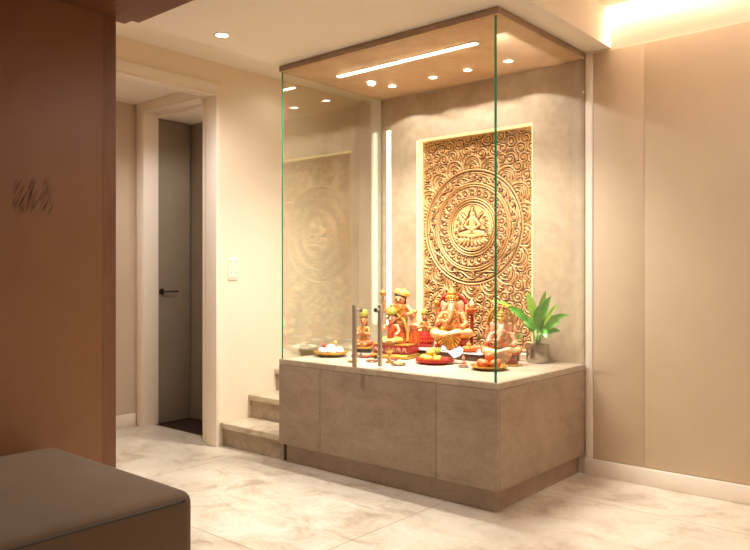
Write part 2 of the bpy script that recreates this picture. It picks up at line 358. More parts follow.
downlight((-4.42, 3.44, 2.447), 'added lamp, out of view, brightening the small grey room behind the inner door', .035, 3.5, 150, 'closet fill lamps', .03, blend=.6)  # lamp added out of sight to lift the grey door and its room
tag(bx('cove_light', M['cove'], -1.70, 1.99, 4.10, 4.13, 2.835, 2.845), 'hidden light strip in the ceiling cove above the beige wall', 'light strip')

# ------------------------------------------------------------------ light switch
sw = thing('light_switch', 'small white double switch plate on the cream wall beside the doorway', 'switch', (XL, 3.252, 1.24))
bm = bmesh.new(); box(bm, .0002, .008, -.040, .040, -.082, .082, bev=.002); finish('plate', bm, M['switch'], sw, True, 35)
for zz in (-.037, .037):
    for yy in (-.017, .017):
        bm = bmesh.new(); box(bm, .0083, .012, yy-.012, yy+.012, zz-.026, zz+.026, bev=.0015); rk = finish('rocker', bm, M['switch'], sw)
        bm = bmesh.new(); box(bm, .0121, .0126, yy-.003, yy+.003, zz+.002, zz+.018); finish('indicator', bm, M['rocker'], rk)

# ------------------------------------------------------------------ ottoman
ot = thing('ottoman', 'low taupe suede ottoman bench in the left foreground', 'ottoman', (-2.655, .505, 0))
bm = bmesh.new(); hx, hy = .52, 1.02
nx, ny = 20, 36
g = bmesh.ops.create_cube(bm, size=1, matrix=Matrix.Translation((0, 0, .265)) @ Matrix.Diagonal((2*hx, 2*hy, .35, 1)))
bmesh.ops.bevel(bm, geom=bm.edges[:], offset=.05, segments=5, affect='EDGES', profile=.6)
bmesh.ops.subdivide_edges(bm, edges=[e for e in bm.edges if e.calc_length() > .2], cuts=12, use_grid_fill=True)
for v in bm.verts:
    u = max(0, 1-(v.co.x/hx)**4)*max(0, 1-(v.co.y/hy)**4)
    if v.co.z > .42: v.co.z += .012*u + .002*math.sin(v.co.x*14+v.co.y*9)*u
finish('cushion', bm, M['fabric'], ot, True)
bm = bmesh.new(); q = []
def rr(hx, hy, r, z, n=6):
    out = []
    for cx, cy, a0 in ((hx-r, hy-r, 0), (-hx+r, hy-r, 90), (-hx+r, -hy+r, 180), (hx-r, -hy+r, 270)):
        for k in range(n+1):
            a = math.radians(a0+90*k/n); out.append((cx+r*math.cos(a), cy+r*math.sin(a), z))
    return out+[out[0]]
tube(bm, rr(hx-.004, hy-.004, .05, .412), .005, 6); finish('piping', bm, M['piping'], ot, True)
bm = bmesh.new(); box(bm, -hx+.04, hx-.04, -hy+.04, hy-.04, .03, .092); finish('base', bm, M['black'], ot)
for a in (-1, 1):
    for b in (-1, 1):
        bm = bmesh.new(); lathe(bm, [(.022, 0), (.03, .0295)], 14, (a*(hx-.1), b*(hy-.1), 0)); finish('leg', bm, M['black'], ot)

# ------------------------------------------------------------------ carved mandala panel (real relief)
PX0, PX1, PZ0, PZ1 = -3.136, -2.230, .70, 2.152
CX, CZ = -2.722, 1.523
YS = YB+.085
def carved():
    nx, nz = 330, 520
    xs = np.linspace(PX0, PX1, nx); zs = np.linspace(PZ0, PZ1, nz); Xg, Zg = np.meshgrid(xs, zs)
    x, z = (Xg-CX)/1.055, (Zg-CZ)/1.055; r = np.hypot(x, z); th = np.arctan2(z, x)
    rid = lambda d, w: np.exp(-(d/w)**2)
    h = np.zeros_like(r)
    # --- scrolling foliage outside: curls grown from jittered seeds
    pts = []
    tries = 0
    while len(pts) < 320 and tries < 20000:
        tries += 1
        a, b = rng.uniform(PX0-.02, PX1+.02)-CX, rng.uniform(PZ0-.02, PZ1+.02)-CZ
        if math.hypot(a, b) < .40: continue
        if all((a-c)**2+(b-d)**2 > .058**2 for c, d in pts): pts.append((a, b))
    P = np.array(pts); d = np.sqrt((x[..., None]-P[:, 0])**2+(z[..., None]-P[:, 1])**2)
    idx = np.argsort(d, axis=-1)[..., :2]; d1 = np.take_along_axis(d, idx[..., :1], -1)[..., 0]; d2_ = np.take_along_axis(d, idx[..., 1:2], -1)[..., 0]
    k = idx[..., 0]; dx, dz = x-P[k, 0], z-P[k, 1]; ph = rng.rand(len(P))*6.28; sg = rng.choice([-1, 1], len(P))
    phase = 2*PI*d1/.0175+sg[k]*np.arctan2(dz, dx)+ph[k]
    curl = .5+.5*np.cos(phase); curl = curl**.8
    edge = np.clip((d2_-d1)/.010, 0, 1)
    scroll = np.maximum(curl*edge, .75*rid(d2_-d1, .004))
    scroll = np.maximum(scroll, rid(d1, .009))
    h = np.where(r > .375, scroll, 0)
    # --- petal crown
    n = 18; a = (th*n/(2*PI)) % 1-.5; wid = 2*PI*.40/n
    for r0, amp, w, kk in ((.378, .088, .0060, 1), (.376, .060, .0045, .68), (.374, .034, .0045, .38)):
        prof = lambda q: amp*np.clip(1-(2*q/kk)**2, 0, 1)**.62
        rp = r0+prof(a); sl = (prof(a+.01)-prof(a-.01))/(.02*wid); dd = (r-rp)/np.sqrt(1+sl**2)
        if amp > .08: h = np.where((r < rp) & (r > .37), 0.0, h); petal = (r < rp) & (r > .37)
        h = np.maximum(h, rid(dd, w)*np.where((r > .36) & (np.abs(a) <= .5*kk), 1, 0))
    h = np.where(r > .37, np.maximum(h, rid(np.hypot(a*wid, r-.388), .010)), h)
    # --- rings and bands
    ins = r < .372; h = np.where(ins, 0, h)
    for rr_, w in ((.372, .0075), (.352, .003), (.283, .0065), (.268, .005), (.186, .006), (.170, .0055)):
        h = np.maximum(h, rid(r-rr_, w))
    b1 = (r > .288) & (r < .35)          # undulating vine with leaves
    vine = rid(r-(.319+.017*np.sin(11*th)), .005)
    a2 = (th*22/(2*PI)) % 1-.5; side = np.where(np.sin(11*th) > 0, .303, .336)
    sp = np.hypot(a2*2*PI/22*r*1.0, r-side); vine = np.maximum(vine, np.where(sp < .019, .5+.5*np.cos(2*PI*sp/.011+np.arctan2(r-side, a2*.09)), 0))
    leaf = .5+.5*np.cos(44*th+np.sin(11*th)*3); vine = np.maximum(vine, .55*leaf*rid(r-(.319-.014*np.sin(11*th)), .010))
    h = np.where(b1, np.maximum(h, vine), h)
    b2 = (r > .19) & (r < .263)          # two rows of beads and arcs
    a3 = (th*26/(2*PI)) % 1-.5; arc = rid(r-(.215+.034*np.sqrt(np.clip(1-(2*a3)**2, 0, 1))), .0048)
    bead = rid(np.hypot(a3*2*PI/26*r, r-.220), .010); bead = np.maximum(bead, rid(np.hypot(((a3+1) % 1-.5)*2*PI/26*r, r-.250), .007))
    row = .8*(.5+.5*np.cos(52*th))*rid(r-.199, .0055)
    h = np.where(b2, np.maximum.reduce([h, arc, bead, row]), h)
    # --- medallion: small seated figure on a lotus
    m = r < .160
    def seg(ax, az, bx_, bz, w):
        vx, vz = bx_-ax, bz-az; t = np.clip(((x-ax)*vx+(z-az)*vz)/(vx*vx+vz*vz), 0, 1)
        return np.clip(1.35*rid(np.hypot(x-ax-t*vx, z-az-t*vz), w), 0, 1)
    f = np.zeros_like(r)
    for e in ((0, .078, 0, .082, .018), (0, .10, 0, .122, .009), (0, .052, 0, -.01, .024), (-.03, .045, -.055, .01, .010), (.03, .045, .055, .01, .010),
              (-.055, .01, -.02, -.012, .009), (.055, .01, .02, -.012, .009), (-.02, -.035, -.085, -.050, .017), (.02, -.035, .085, -.050, .017),
              (-.085, -.052, .02, -.062, .012), (.085, -.052, -.02, -.062, .012), (-.05, .06, -.075, .085, .007), (.05, .06, .075, .085, .007)):
        f = np.maximum(f, seg(*e))
    for i in range(-4, 5):
        an = i*.33; f = np.maximum(f, seg(.02*i, -.085, .02*i+.035*math.sin(an), -.085-.034*math.cos(an), .0085))
        f = np.maximum(f, seg(.022*i, -.082, .03*i, -.072, .005))
    for s in (-1, 1):
        for (cx_, cz_) in ((.105, .0), (.10, .045), (.115, -.045)):
            q = np.hypot(x-s*cx_, z-cz_); f = np.maximum(f, np.where(q < .026, .5+.5*np.cos(2*PI*q/.013+s*np.arctan2(z-cz_, x-s*cx_)), 0))
    f = np.maximum(f, rid(r-.152, .0035))
    h = np.where(m, np.where(r < .149, f, np.maximum(h, f)), h)
    h = np.where((ins | petal) & (h < .07), .52, h)      # raised field between the carved lines, each edged by a groove
    h = h + .05*rng.rand(*h.shape)
    # flat border
    bd = np.minimum.reduce([Xg-PX0, PX1-Xg, Zg-PZ0, PZ1-Zg]); h = np.where(bd < .006, .9, h)
    yf = YS-.006-.021*h
    V = np.stack([Xg-CX, yf-YS, Zg-PZ0], -1).reshape(-1, 3)
    i = np.arange((nz-1)*nx).reshape(nz-1, nx)[:, :-1].ravel()
    F = np.stack([i, i+1, i+1+nx, i+nx], -1)
    mi = (h[:-1, :-1].ravel()*.5+h[1:, 1:].ravel()*.5 < .44).astype(np.int32)  # carving faces below the height threshold get the darker brown
    me = bpy.data.meshes.new('carving'); me.vertices.add(len(V)); me.vertices.foreach_set('co', V.astype(np.float32).ravel())
    me.loops.add(len(F)*4); me.loops.foreach_set('vertex_index', F.astype(np.int32).ravel())
    me.polygons.add(len(F)); me.polygons.foreach_set('loop_start', np.arange(0, len(F)*4, 4, dtype=np.int32)); me.polygons.foreach_set('loop_total', np.full(len(F), 4, np.int32))
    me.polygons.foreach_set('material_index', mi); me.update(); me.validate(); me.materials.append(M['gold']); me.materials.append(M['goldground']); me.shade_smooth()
    return me
mp = thing('carved_panel', 'tall gold relief panel carved with a round mandala, in a lit wall niche', 'wall panel', (CX, YS, PZ0))
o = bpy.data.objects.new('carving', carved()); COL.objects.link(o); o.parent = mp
bm = bmesh.new(); box(bm, PX0-CX, PX1-CX, -.004, .006, .001, PZ1-PZ0-.001); finish('backing', bm, M['gold'], mp)
for nm, d in (('left', (NX0, NX0+.006, YB-.004, YB+.058, NZ0+.002, NZ1-.001)), ('top', (NX0+.0065, NX1-.0065, YB-.004, YB+.055, NZ1-.006, NZ1)), ('right', (NX1-.006, NX1, YB-.004, YB+.055, NZ0+.002, NZ1-.001))):
    o = bx('niche_light', M['halo'], *d); tag(o, 'thin glowing light strip lining the %s reveal of the carved panel niche' % nm, 'light strip', 'niche light strips')

# ------------------------------------------------------------------ statues
class Fig:
    def __init__(s, root, H, org=(0, 0, 0), sx=1): s.r = root; s.H = H; s.o = Vector(org); s.sx = sx
    def part(s, name, m, fn, voxel=None, sm=2, parent=None):
        bm = bmesh.new(); fn(bm)
        if voxel: bm = remesh(bm, voxel, sm)
        bmesh.ops.transform(bm, matrix=Matrix.Translation(s.o) @ Matrix.Diagonal((s.H*s.sx, s.H*(.5+.5*s.sx), s.H, 1)), verts=bm.verts[:])
        for v in bm.verts: v.co.z = max(v.co.z, s.o.z+.0006)
        return finish(name, bm, m, parent or s.r, True, 50 if not voxel else None)
def hand(bm, p, d, r=.03):          # palm with four fingers and a thumb pointing along d
    p = Vector(p); d = Vector(d).normalized(); s = d.cross(Vector((0, 1, 0)))
    if s.length < .1: s = Vector((1, 0, 0))
    s.normalize(); ell(bm, p+d*r*.6, (r*.95, r*.75, r*1.0))
    for k, L in enumerate((1.5, 1.75, 1.65, 1.3)):
        b = p+s*r*(k-1.5)*.52+d*r*1.1; cap(bm, b, b+d*r*L, r*.27, r*.19, 6)
    cap(bm, p+s*-r*.9+d*r*.3, p-s*r*1.5+d*r*1.3, r*.28, r*.2, 6)
def face(F, c, R, parent=None, eyecol='hair'):
    cx, cy, cz = c
    for sx in (-1, 1):
        F.part('eye', M['hair'], lambda bm: ell(bm, (cx+sx*R*.38, cy-R*.90, cz+R*.08), (R*.19, R*.08, R*.09), sub=1))
        F.part('eyebrow', M['hair'], lambda bm: tube(bm, [(cx+sx*R*.16, cy-R*.93, cz+R*.26), (cx+sx*R*.40, cy-R*.93, cz+R*.34), (cx+sx*R*.62, cy-R*.80, cz+R*.26)], R*.035, 5))
    F.part('lips', M['red'], lambda bm: ell(bm, (cx, cy-R*.90, cz-R*.52), (R*.22, R*.10, R*.07), sub=1))
def crown(bm, c, r, h):
    lathe(bm, [(r*1.05, 0), (r*1.15, h*.08), (r*1.0, h*.16), (r*1.05, h*.30), (r*.85, h*.36), (r*.86, h*.52), (r*.62, h*.58), (r*.58, h*.72), (r*.30, h*.80), (r*.2, h*.9), (r*.22, h*.95), (r*.05, h)], 20, c)
    for i in range(10):
        a = 2*PI*i/10; ell(bm, (c[0]+r*1.08*math.cos(a), c[1]+r*1.08*math.sin(a), c[2]+h*.2), (r*.14, r*.14, r*.26), sub=1)
def turban(bm, c, r):
    for i in range(5):
        k = i/4; R = r*(1.12-.42*k*k)
        tube(bm, [(c[0]+R*math.cos(a)*(1), c[1]+R*math.sin(a), c[2]+r*.28*i+r*.15*math.cos(a+.6)) for a in [2*PI*j/18 for j in range(19)]], r*.24, 8)
    ell(bm, (c[0], c[1], c[2]+r*.8), (r*.8, r*.8, r*.75))
def garland(bm, c, w, drop, r=.014, n=15):
    for i in range(n):
        t = i/(n-1)*2-1; ell(bm, (c[0]+w*t, c[1]-.05*(1-t*t), c[2]-drop*(1-t*t)), r, sub=1)
def sitter(F, skin, cloth, top, head='turban', hat='turban', mood='pray'):
    """seated crossed-leg human figure, unit height 1, facing -Y"""
    def body(bm):
        chain(bm, [(0, 0, .14), (0, -.005, .28), (0, 0, .42)], [.125, .10, .12]); ell(bm, (0, 0, .465), (.18, .085, .06))
        cap(bm, (0, 0, .48), (0, -.01, .58), .045, .04)
        ell(bm, (0, -.02, .665), (.125, .125, .14)); ell(bm, (0, -.08, .59), (.07, .055, .05)); cap(bm, (0, -.145, .675), (0, -.160, .64), .014, .022, 6)
        for s in (-1, 1):
            ell(bm, (s*.127, 0, .66), (.02, .034, .042))
            if mood == 'pray': el, wr, fd = (s*.22, -.06, .30), (s*.05, -.19, .36), (-.2*s, -.3, 1)
            elif mood == 'bless': el, wr, fd = ((s*.23, -.05, .33), (s*.2, -.19, .42 if s < 0 else .26), (0, -.3, 1) if s < 0 else (-.5, -1, -.1))
            else: el, wr, fd = (s*.24, -.03, .31), (s*.24, -.19, .21), (0, -1, -.15)
            chain(bm, [(s*.165, 0, .46), el, wr], [.052, .042, .030]); hand(bm, wr, fd, .030)
            cap(bm, (-s*.06, -.235, .065), (-s*.15, -.27, .06), .035, .028)
    F.part('body', skin, body, .0095)
    F.part('tunic', top, lambda bm: (chain(bm, [(0, 0, .16), (0, -.005, .28), (0, .004, .43)], [.135, .115, .128]), ell(bm, (0, .006, .462), (.15, .09, .058))), .0095)
    def legs(bm):
        for s in (-1, 1): chain(bm, [(s*.09, .0, .10), (s*.29, -.11, .095), (-s*.04, -.215, .075)], [.115, .082, .055])
        ell(bm, (0, .02, .1), (.17, .12, .1)); tube(bm, [(.12*math.cos(a), .10*math.sin(a), .2) for a in [2*PI*j/16 for j in range(17)]], .022, 6)
    F.part('skirt', cloth, legs, .0095)
    def fan(bm):
        n = 18; vs = []; c = bm.verts.new((0, -.262, .10))
        for i in range(n+1):
            a = PI*(1.12+.76*i/n); vs.append(bm.verts.new((.15*math.cos(a), -.275+(.010 if i % 2 else -.010), max(.004, .12+.13*math.sin(a)))))
        for a, b in zip(vs, vs[1:]): bm.faces.new((c, a, b))
        r = bmesh.ops.solidify(bm, geom=bm.faces[:], thickness=.012)
    F.part('pleats', M['yellow'], fan)
    F.part('garland', top, lambda bm: garland(bm, (0, -.105, .47), .12, .17, .017)); F.part('necklace', top, lambda bm: garland(bm, (0, -.11, .47), .08, .09, .013, 13)); F.part('choker', top, lambda bm: garland(bm, (0, -.085, .54), .05, .03, .011, 9))
    for s in (-1, 1): F.part('armlet', M['goldpaint'], lambda bm: ell(bm, (s*.195, -.03, .385), (.056, .056, .018)))
    face(F, (0, -.02, .665), .128)
    def hairf(bm):
        ell(bm, (0, .035, .69), (.135, .12, .145)); ell(bm, (0, .07, .60), (.12, .07, .13))
    F.part('hair', M['hair'], hairf, .012)
    if hat == 'turban': F.part('turban', M['turban'], lambda bm: turban(bm, (0, .015, .775), .122), .012, 1)
    elif hat == 'crown': F.part('crown', M['goldpaint'], lambda bm: crown(bm, (0, 0, .735), .095, .265))
# --- small seated figure with the olive turban, left end
r = thing('seated_figurine', 'small seated figurine in olive turban and orange skirt, behind the door handles', 'statue', (-3.350, 3.80, ZC+.001), math.radians(30))
F = Fig(r, .268, (0, 0, .040), .76); sitter(F, M['skin'], M['orange'], M['goldpaint'], mood='pray')
bm = bmesh.new(); box(bm, -.060, .060, -.064, .045, 0, .024, bev=.003); finish('block', bm, M['black'], r)
bm = bmesh.new(); box(bm, -.062, .062, -.070, .048, .0245, .0395, bev=.003); finish('seat_slab', bm, M['goldpaint'], r)
# --- large pair on the red pedestal
r = thing('red_pedestal', 'red pedestal box painted with gold motifs, under the paired deity statue', 'pedestal', (-2.975, 3.70, ZC+.031), math.radians(10))
bm = bmesh.new(); box(bm, -.125, .125, -.09, .075, 0, .052, bev=.004); finish('box', bm, M['red'], r, True, 35)
bm = bmesh.new(); box(bm, -.127, .127, -.092, .077, .0523, .060, bev=.002); finish('top_band', bm, M['goldpaint'], r)
def motif(bm):
    for i in range(6):
        cx = -.105+.042*i
        for s in (-1, 1):
            tube(bm, [(cx+s*.013*math.sin(t), -.0912, .026+.013*math.cos(t)*(1-.25*t/3)) for t in np.linspace(0, 2.6, 8)], .0016, 5)
        tube(bm, [(cx-.016, -.0912, .010), (cx, -.0912, .040), (cx+.016, -.0912, .010)], .0015, 5); ell(bm, (cx, -.0912, .026), .004, sub=1)
bm = bmesh.new(); motif(bm); finish('painted_motif', bm, M['cream'], r)
r = thing('gold_base', 'low gold cushion-edged base slab under the red pedestal', 'base', (-2.970, 3.685, ZC+.001), math.radians(10))
bm = bmesh.new(); box(bm, -.14, .14, -.10, .085, 0, .028, bev=.010, seg=4); finish('slab', bm, M['brass'], r, True)
bm = bmesh.new()
for i in range(22): ell(bm, (-.126+.012*i, -.1005, .015), .0062, sub=1)
finish('bead_row', bm, M['yellow'], r, True)
r = thing('paired_deity_statue', 'large gold and orange statue of two figures standing on the red pedestal', 'statue', (-2.975, 3.70, ZC+.0925), math.radians(24))
FB = Fig(r, .345, (.01, .035, 0), 1.12)
def stand(bm):
    chain(bm, [(0, 0, .40), (0, 0, .55), (0, 0, .66)], [.14, .125, .13]); ell(bm, (0, 0, .69), (.18, .085, .055)); cap(bm, (0, 0, .7), (0, -.01, .77), .038, .034)
    ell(bm, (.01, -.025, .825), (.098, .10, .108)); cap(bm, (.01, -.125, .835), (.01, -.138, .805), .012, .019, 6)
    chain(bm, [(-.145, 0, .69), (-.25, -.04, .60), (-.26, -.05, .76)], [.045, .038, .028]); hand(bm, (-.26, -.05, .76), (0, -.1, 1), .028)
    chain(bm, [(.145, 0, .69), (.25, -.06, .56), (.16, -.18, .55)], [.045, .038, .028]); hand(bm, (.16, -.18, .55), (-.5, -.6, .5), .028)
    for s in (-1, 1): ell(bm, (.01+s*.08, 0, .82), (.014, .024, .03))
FB.part('rear_body', M['skin'], stand, .009)
def robe(bm):
    lathe(bm, [(.20, 0), (.19, .1), (.15, .28), (.115, .42), (.10, .46)], 24, squash=(1, .62), wob=lambda a: 1+.06*math.cos(12*a)); ell(bm, (0, 0, .45), (.12, .09, .04))
FB.part('rear_robe', M['orange'], robe)
FB.part('rear_tunic', M['goldpaint'], lambda bm: (chain(bm, [(0, 0.005, .42), (0, .005, .55), (0, .005, .655)], [.145, .132, .137]), ell(bm, (0, .008, .685), (.15, .092, .052))), .0095)
FB.part('rear_sash', M['yellow'], lambda bm: (tube(bm, [(-.13, -.06, .70), (-.03, -.115, .56), (.09, -.10, .44), (.16, -.08, .22), (.17, -.09, .04)], [.02, .026, .03, .03, .035], 8), tube(bm, [(.13, .0, .70), (.21, .02, .45), (.20, .03, .1)], [.02, .03, .03], 8)))
FB.part('rear_garland', M['goldpaint'], lambda bm: (garland(bm, (0, -.09, .71), .12, .24, .016, 17), garland(bm, (0, -.085, .72), .08, .10, .013, 11)))
FB.part('rear_hair', M['hair'], lambda bm: (ell(bm, (.01, .025, .85), (.112, .10, .115)), ell(bm, (.02, -.01, .900), (.110, .108, .038), (0, .25, 0)), ell(bm, (.05, .05, .74), (.06, .05, .12))), .011)
face(FB, (.01, -.025, .825), .10)
FB.part('rear_turban', M['yellow'], lambda bm: (ell(bm, (.05, .01, .955), (.145, .12, .062), (0, .35, 0)), tube(bm, [(.04+.115*math.cos(a), .01+.10*math.sin(a), .925-.04*math.cos(a)) for a in [2*PI*j/18 for j in range(19)]], .022, 7), ell(bm, (.09, -.02, 1.0), (.03, .02, .045), (0, .5, 0))), .010)
FB.part('mace', M['goldpaint'], lambda bm: (cap(bm, (-.262, -.09, .70), (-.268, -.075, .90), .014, .014), ell(bm, (-.27, -.07, .945), .062), ell(bm, (-.27, -.07, 1.01), .02)))
FF = Fig(r, .245, (-.025, -.035, 0), .95); n0 = set(r.children)
sitter(FF, M['pinkskin'], M['yellow'], M['orange'], mood='bless')
for c in set(r.children)-n0: c.name = 'front_'+c.name.split('.')[0]
FB.part('side_attendant', M['pinkskin'], lambda bm: (chain(bm, [(.27, -.03, .0), (.27, -.03, .28), (.27, -.04, .45)], [.07, .055, .05]), ell(bm, (.27, -.05, .53), (.05, .052, .062)), chain(bm, [(.31, -.04, .42), (.33, -.08, .32), (.26, -.12, .36)], [.025, .02, .016]), chain(bm, [(.22, -.04, .42), (.20, -.08, .32), (.25, -.12, .36)], [.025, .02, .016])), .009)
FB.part('attendant_skirt', M['orange'], lambda bm: lathe(bm, [(.095, 0), (.085, .12), (.06, .27)], 16, (.27, -.03, 0), wob=lambda a: 1+.07*math.cos(8*a)))
FB.part('attendant_cap', M['goldpaint'], lambda bm: turban(bm, (.27, -.045, .57), .045), .010)
# --- dark platform
pf = thing('offering_platform', 'low dark brown platform with pale top under the elephant-headed statue', 'platform', (-2.725, 3.958, ZC+.001))
bm = bmesh.new(); box(bm, -.315, .315, -.135, .135, 0, .040, bev=.010, seg=3); finish('body', bm, M['traydark'], pf, True)
bm = bmesh.new(); box(bm, -.32, .32, -.14, .14, .0402, .048, bev=.003); finish('top_plate', bm, M['traypale'], pf, True)
ZP = ZC+.0495
# --- small attendant left of the elephant-headed statue
r = thing('attendant_figurine', 'small kneeling figurine in red skirt and olive cap between the two largest statues', 'statue', (-2.952, 3.975, ZP+.0005), math.radians(32))
bm = bmesh.new(); box(bm, -.058, .058, -.07, .04, 0, .018, bev=.003); finish('base', bm, M['darkred'], r)
def skirtblock(bm):
    lathe(bm, [(.060, .0185), (.062, .03), (.055, .075), (.040, .105)], 20, squash=(1, .85), wob=lambda a: 1+.04*math.cos(10*a))
bm = bmesh.new(); skirtblock(bm); finish('skirt', bm, M['red'], r, True, 50)
F = Fig(r, .235, (0, 0, .012), .85)
def kb(bm):
    chain(bm, [(0, 0, .38), (0, 0, .5), (0, 0, .60)], [.10, .085, .10]); ell(bm, (0, 0, .64), (.15, .075, .05)); cap(bm, (0, 0, .64), (0, -.01, .73), .04, .036)
    ell(bm, (0, -.015, .80), (.092, .095, .11)); cap(bm, (0, -.108, .81), (0, -.122, .78), .012, .018, 6)
    for s in (-1, 1): chain(bm, [(s*.14, 0, .63), (s*.20, -.06, .48), (s*.045, -.19, .53)], [.047, .04, .03]); hand(bm, (s*.045, -.19, .53), (-.15*s, -.3, 1), .030); ell(bm, (s*.095, 0, .8), (.016, .027, .034))
F.part('body', M['skin'], kb, .0095)
F.part('tunic', M['goldpaint'], lambda bm: chain(bm, [(0, .004, .38), (0, .004, .5), (0, .004, .60)], [.11, .096, .11]), .0095)
F.part('hair', M['hair'], lambda bm: (ell(bm, (0, .03, .825), (.105, .09, .115)), ell(bm, (0, .05, .74), (.09, .05, .09))), .012)
F.part('cap', M['turban'], lambda bm: turban(bm, (0, .015, .885), .09), .012, 1)
F.part('garland', M['goldpaint'], lambda bm: (garland(bm, (0, -.09, .64), .11, .20, .015), garland(bm, (0, -.09, .66), .07, .08, .012, 10)))
face(F, (0, -.015, .80), .095)
bm = bmesh.new()
for i in range(9): a = PI*(1.08+.84*i/8); ell(bm, (.060*math.cos(a), .051*math.sin(a), .040), .006, sub=1)
for i in range(9): a = PI*(1.08+.84*i/8); ell(bm, (.056*math.cos(a), .048*math.sin(a), .068), .004, sub=1)
finish('gold_trim', bm, M['goldpaint'], r, True)

# --- elephant-headed figures
def elephant(F, skin, cloth, sash, arch=True, staff=True, small=False):
    def body(bm):
        chain(bm, [(0, .0, .30), (0, -.02, .38), (0, 0, .52)], [.15, .155, .13]); ell(bm, (0, 0, .555), (.19, .09, .06))
        ell(bm, (0, -.02, .68), (.105, .105, .105)); ell(bm, (0, -.05, .72), (.085, .07, .06))
        chain(bm, [(0, -.10, .67), (-.005, -.165, .60), (-.015, -.195, .52), (-.05, -.205, .45), (-.10, -.215, .425), (-.125, -.225, .45)], [.062, .050, .042, .035, .028, .022])
        for s in (-1, 1):
            cap(bm, (s*.05, -.12, .63), (s*.075, -.185, .60), .016, .007, 6)
            chain(bm, [(s*.17, .02, .55), (s*.25, .03, .47), (s*.245, -.02, .62)], [.045, .038, .028]); hand(bm, (s*.245, -.02, .62), (0, -.1, 1), .030)
        chain(bm, [(-.17, -.01, .54), (-.235, -.08, .41), (-.18, -.20, .44)], [.05, .042, .03]); hand(bm, (-.18, -.20, .44), (0, -.2, 1), .032)
        chain(bm, [(.17, -.01, .54), (.24, -.08, .40), (.19, -.22, .36)], [.05, .042, .03]); hand(bm, (.19, -.22, .36), (-.6, -.6, .1), .032)
        cap(bm, (-.07, -.27, .225), (-.17, -.285, .215), .034, .028); cap(bm, (.07, -.25, .26), (.155, -.26, .27), .034, .028)
    b = F.part('body', skin, body, .0095)
    for s in (-1, 1): F.part('ear', M['pinkskin'], lambda bm: (ell(bm, (s*.145, .0, .67), (.062, .02, .095), (0, s*.25, s*.45)), ell(bm, (s*.15, -.005, .615), (.035, .018, .055), (0, -s*.3, s*.4))), .010)
    def legs(bm):
        for s in (-1, 1): chain(bm, [(s*.09, .0, .27), (s*.29, -.12, .26), (-s*.04, -.235, .235)], [.10, .078, .052])
        ell(bm, (0, .0, .26), (.17, .13, .08))
    F.part('dhoti', cloth, legs, .0095)
    F.part('shin_wraps', M['cream'], lambda bm: (chain(bm, [(.29, -.15, .275), (.12, -.235, .285), (-.02, -.262, .255)], [.058, .052, .040]), chain(bm, [(-.29, -.15, .255), (-.14, -.225, .245), (.02, -.250, .232)], [.058, .050, .040])), .0095)
    def fan(bm):
        n = 22; C0 = Vector((-.03, -.29, .26)); c = bm.verts.new(C0); vs = []; ws = []
        for i in range(n+1):
            a = PI*(1.05+.90*i/n); k = .013 if i % 2 else -.013
            ws.append(bm.verts.new((C0.x+.11*math.cos(a), C0.y-.012+k*.6, C0.z+.11*math.sin(a)))); vs.append(bm.verts.new((C0.x+.215*math.cos(a), C0.y-.01+k, C0.z+.235*math.sin(a))))
        for i in range(n): bm.faces.new((c, ws[i], ws[i+1])); bm.faces.new((ws[i], vs[i], vs[i+1], ws[i+1]))
        bmesh.ops.solidify(bm, geom=bm.faces[:], thickness=.012)
    F.part('pleats', sash, fan)
    F.part('seat_cushion', M['red'], lambda bm: lathe(bm, [(.29, .0), (.305, .03), (.29, .06), (.26, .08), (.26, .13), (.28, .16), (.2, .185)], 28, (0, -.0, 0), squash=(1, .82)))
    F.part('crown', M['goldpaint'], lambda bm: crown(bm, (0, .0, .755), .095, .245))
    F.part('necklace', M['goldpaint'], lambda bm: (garland(bm, (0, -.12, .56), .13, .16, .018, 17), garland(bm, (0, -.12, .57), .09, .07, .015, 12), tube(bm, [(.155*math.cos(a), -.02+.155*math.sin(a), .33) for a in [2*PI*j/20 for j in range(21)]], .018, 7)))
    for s in (-1, 1):
        F.part('armlet', M['goldpaint'], lambda bm: ell(bm, (s*.205, -.045, .475), (.052, .052, .018)))
        F.part('bracelet', M['goldpaint'], lambda bm: ell(bm, (s*.243, .0, .56), (.04, .04, .016)))
        F.part('eye', M['hair'], lambda bm: ell(bm, (s*.055, -.115, .69), (.017, .010, .011), sub=1))
    F.part('forehead_mark', M['red'], lambda bm: (ell(bm, (0, -.118, .735), (.010, .006, .028), sub=1), tube(bm, [(-.04, -.112, .745), (0, -.122, .735), (.04, -.112, .745)], .005, 5)))
    for s in (-1, 1): F.part('shawl', M['red'], lambda bm: tube(bm, [(s*.17, .03, .57), (s*.21, .06, .42), (s*.26, .0, .30), (s*.28, -.02, .2)], [.03, .035, .04, .03], 8))
    if arch:
        def halo(bm):
            w, h0 = (.255, .12) if small else (.245, .12)
            pts = [(-w, .11, .02), (-w, .11, .45)]+[(w*math.cos(a), .11, .62+(.42 if small else .24)*math.sin(a)) for a in np.linspace(PI, 0, 15)]+[(w, .11, .45), (w, .11, .02)]
            tube(bm, pts, .024, 8)
            for p in pts[2:-2]: ell(bm, (p[0]*1.06, p[1], .62+(p[2]-.62)*1.06), .022, sub=1)
            tube(bm, [(p[0]*.82, p[1], .62+(p[2]-.62)*.85 if p[2] > .5 else p[2]) for p in pts], .012, 6)
        F.part('arch', M['goldpaint'] if small else M['red'], halo)
        if small:
            def fil(bm):
                for i in range(9):
                    a = PI*(i+.5)/9; c = Vector((.205*math.cos(a), .11, .62+.33*math.sin(a)))
                    tube(bm, [c+Vector((.028*math.cos(t)*(1-t/9), 0, .028*math.sin(t)*(1-t/9))) for t in np.linspace(0, 6, 12)], .008, 5)
            F.part('arch_scrolls', M['brass'], fil)
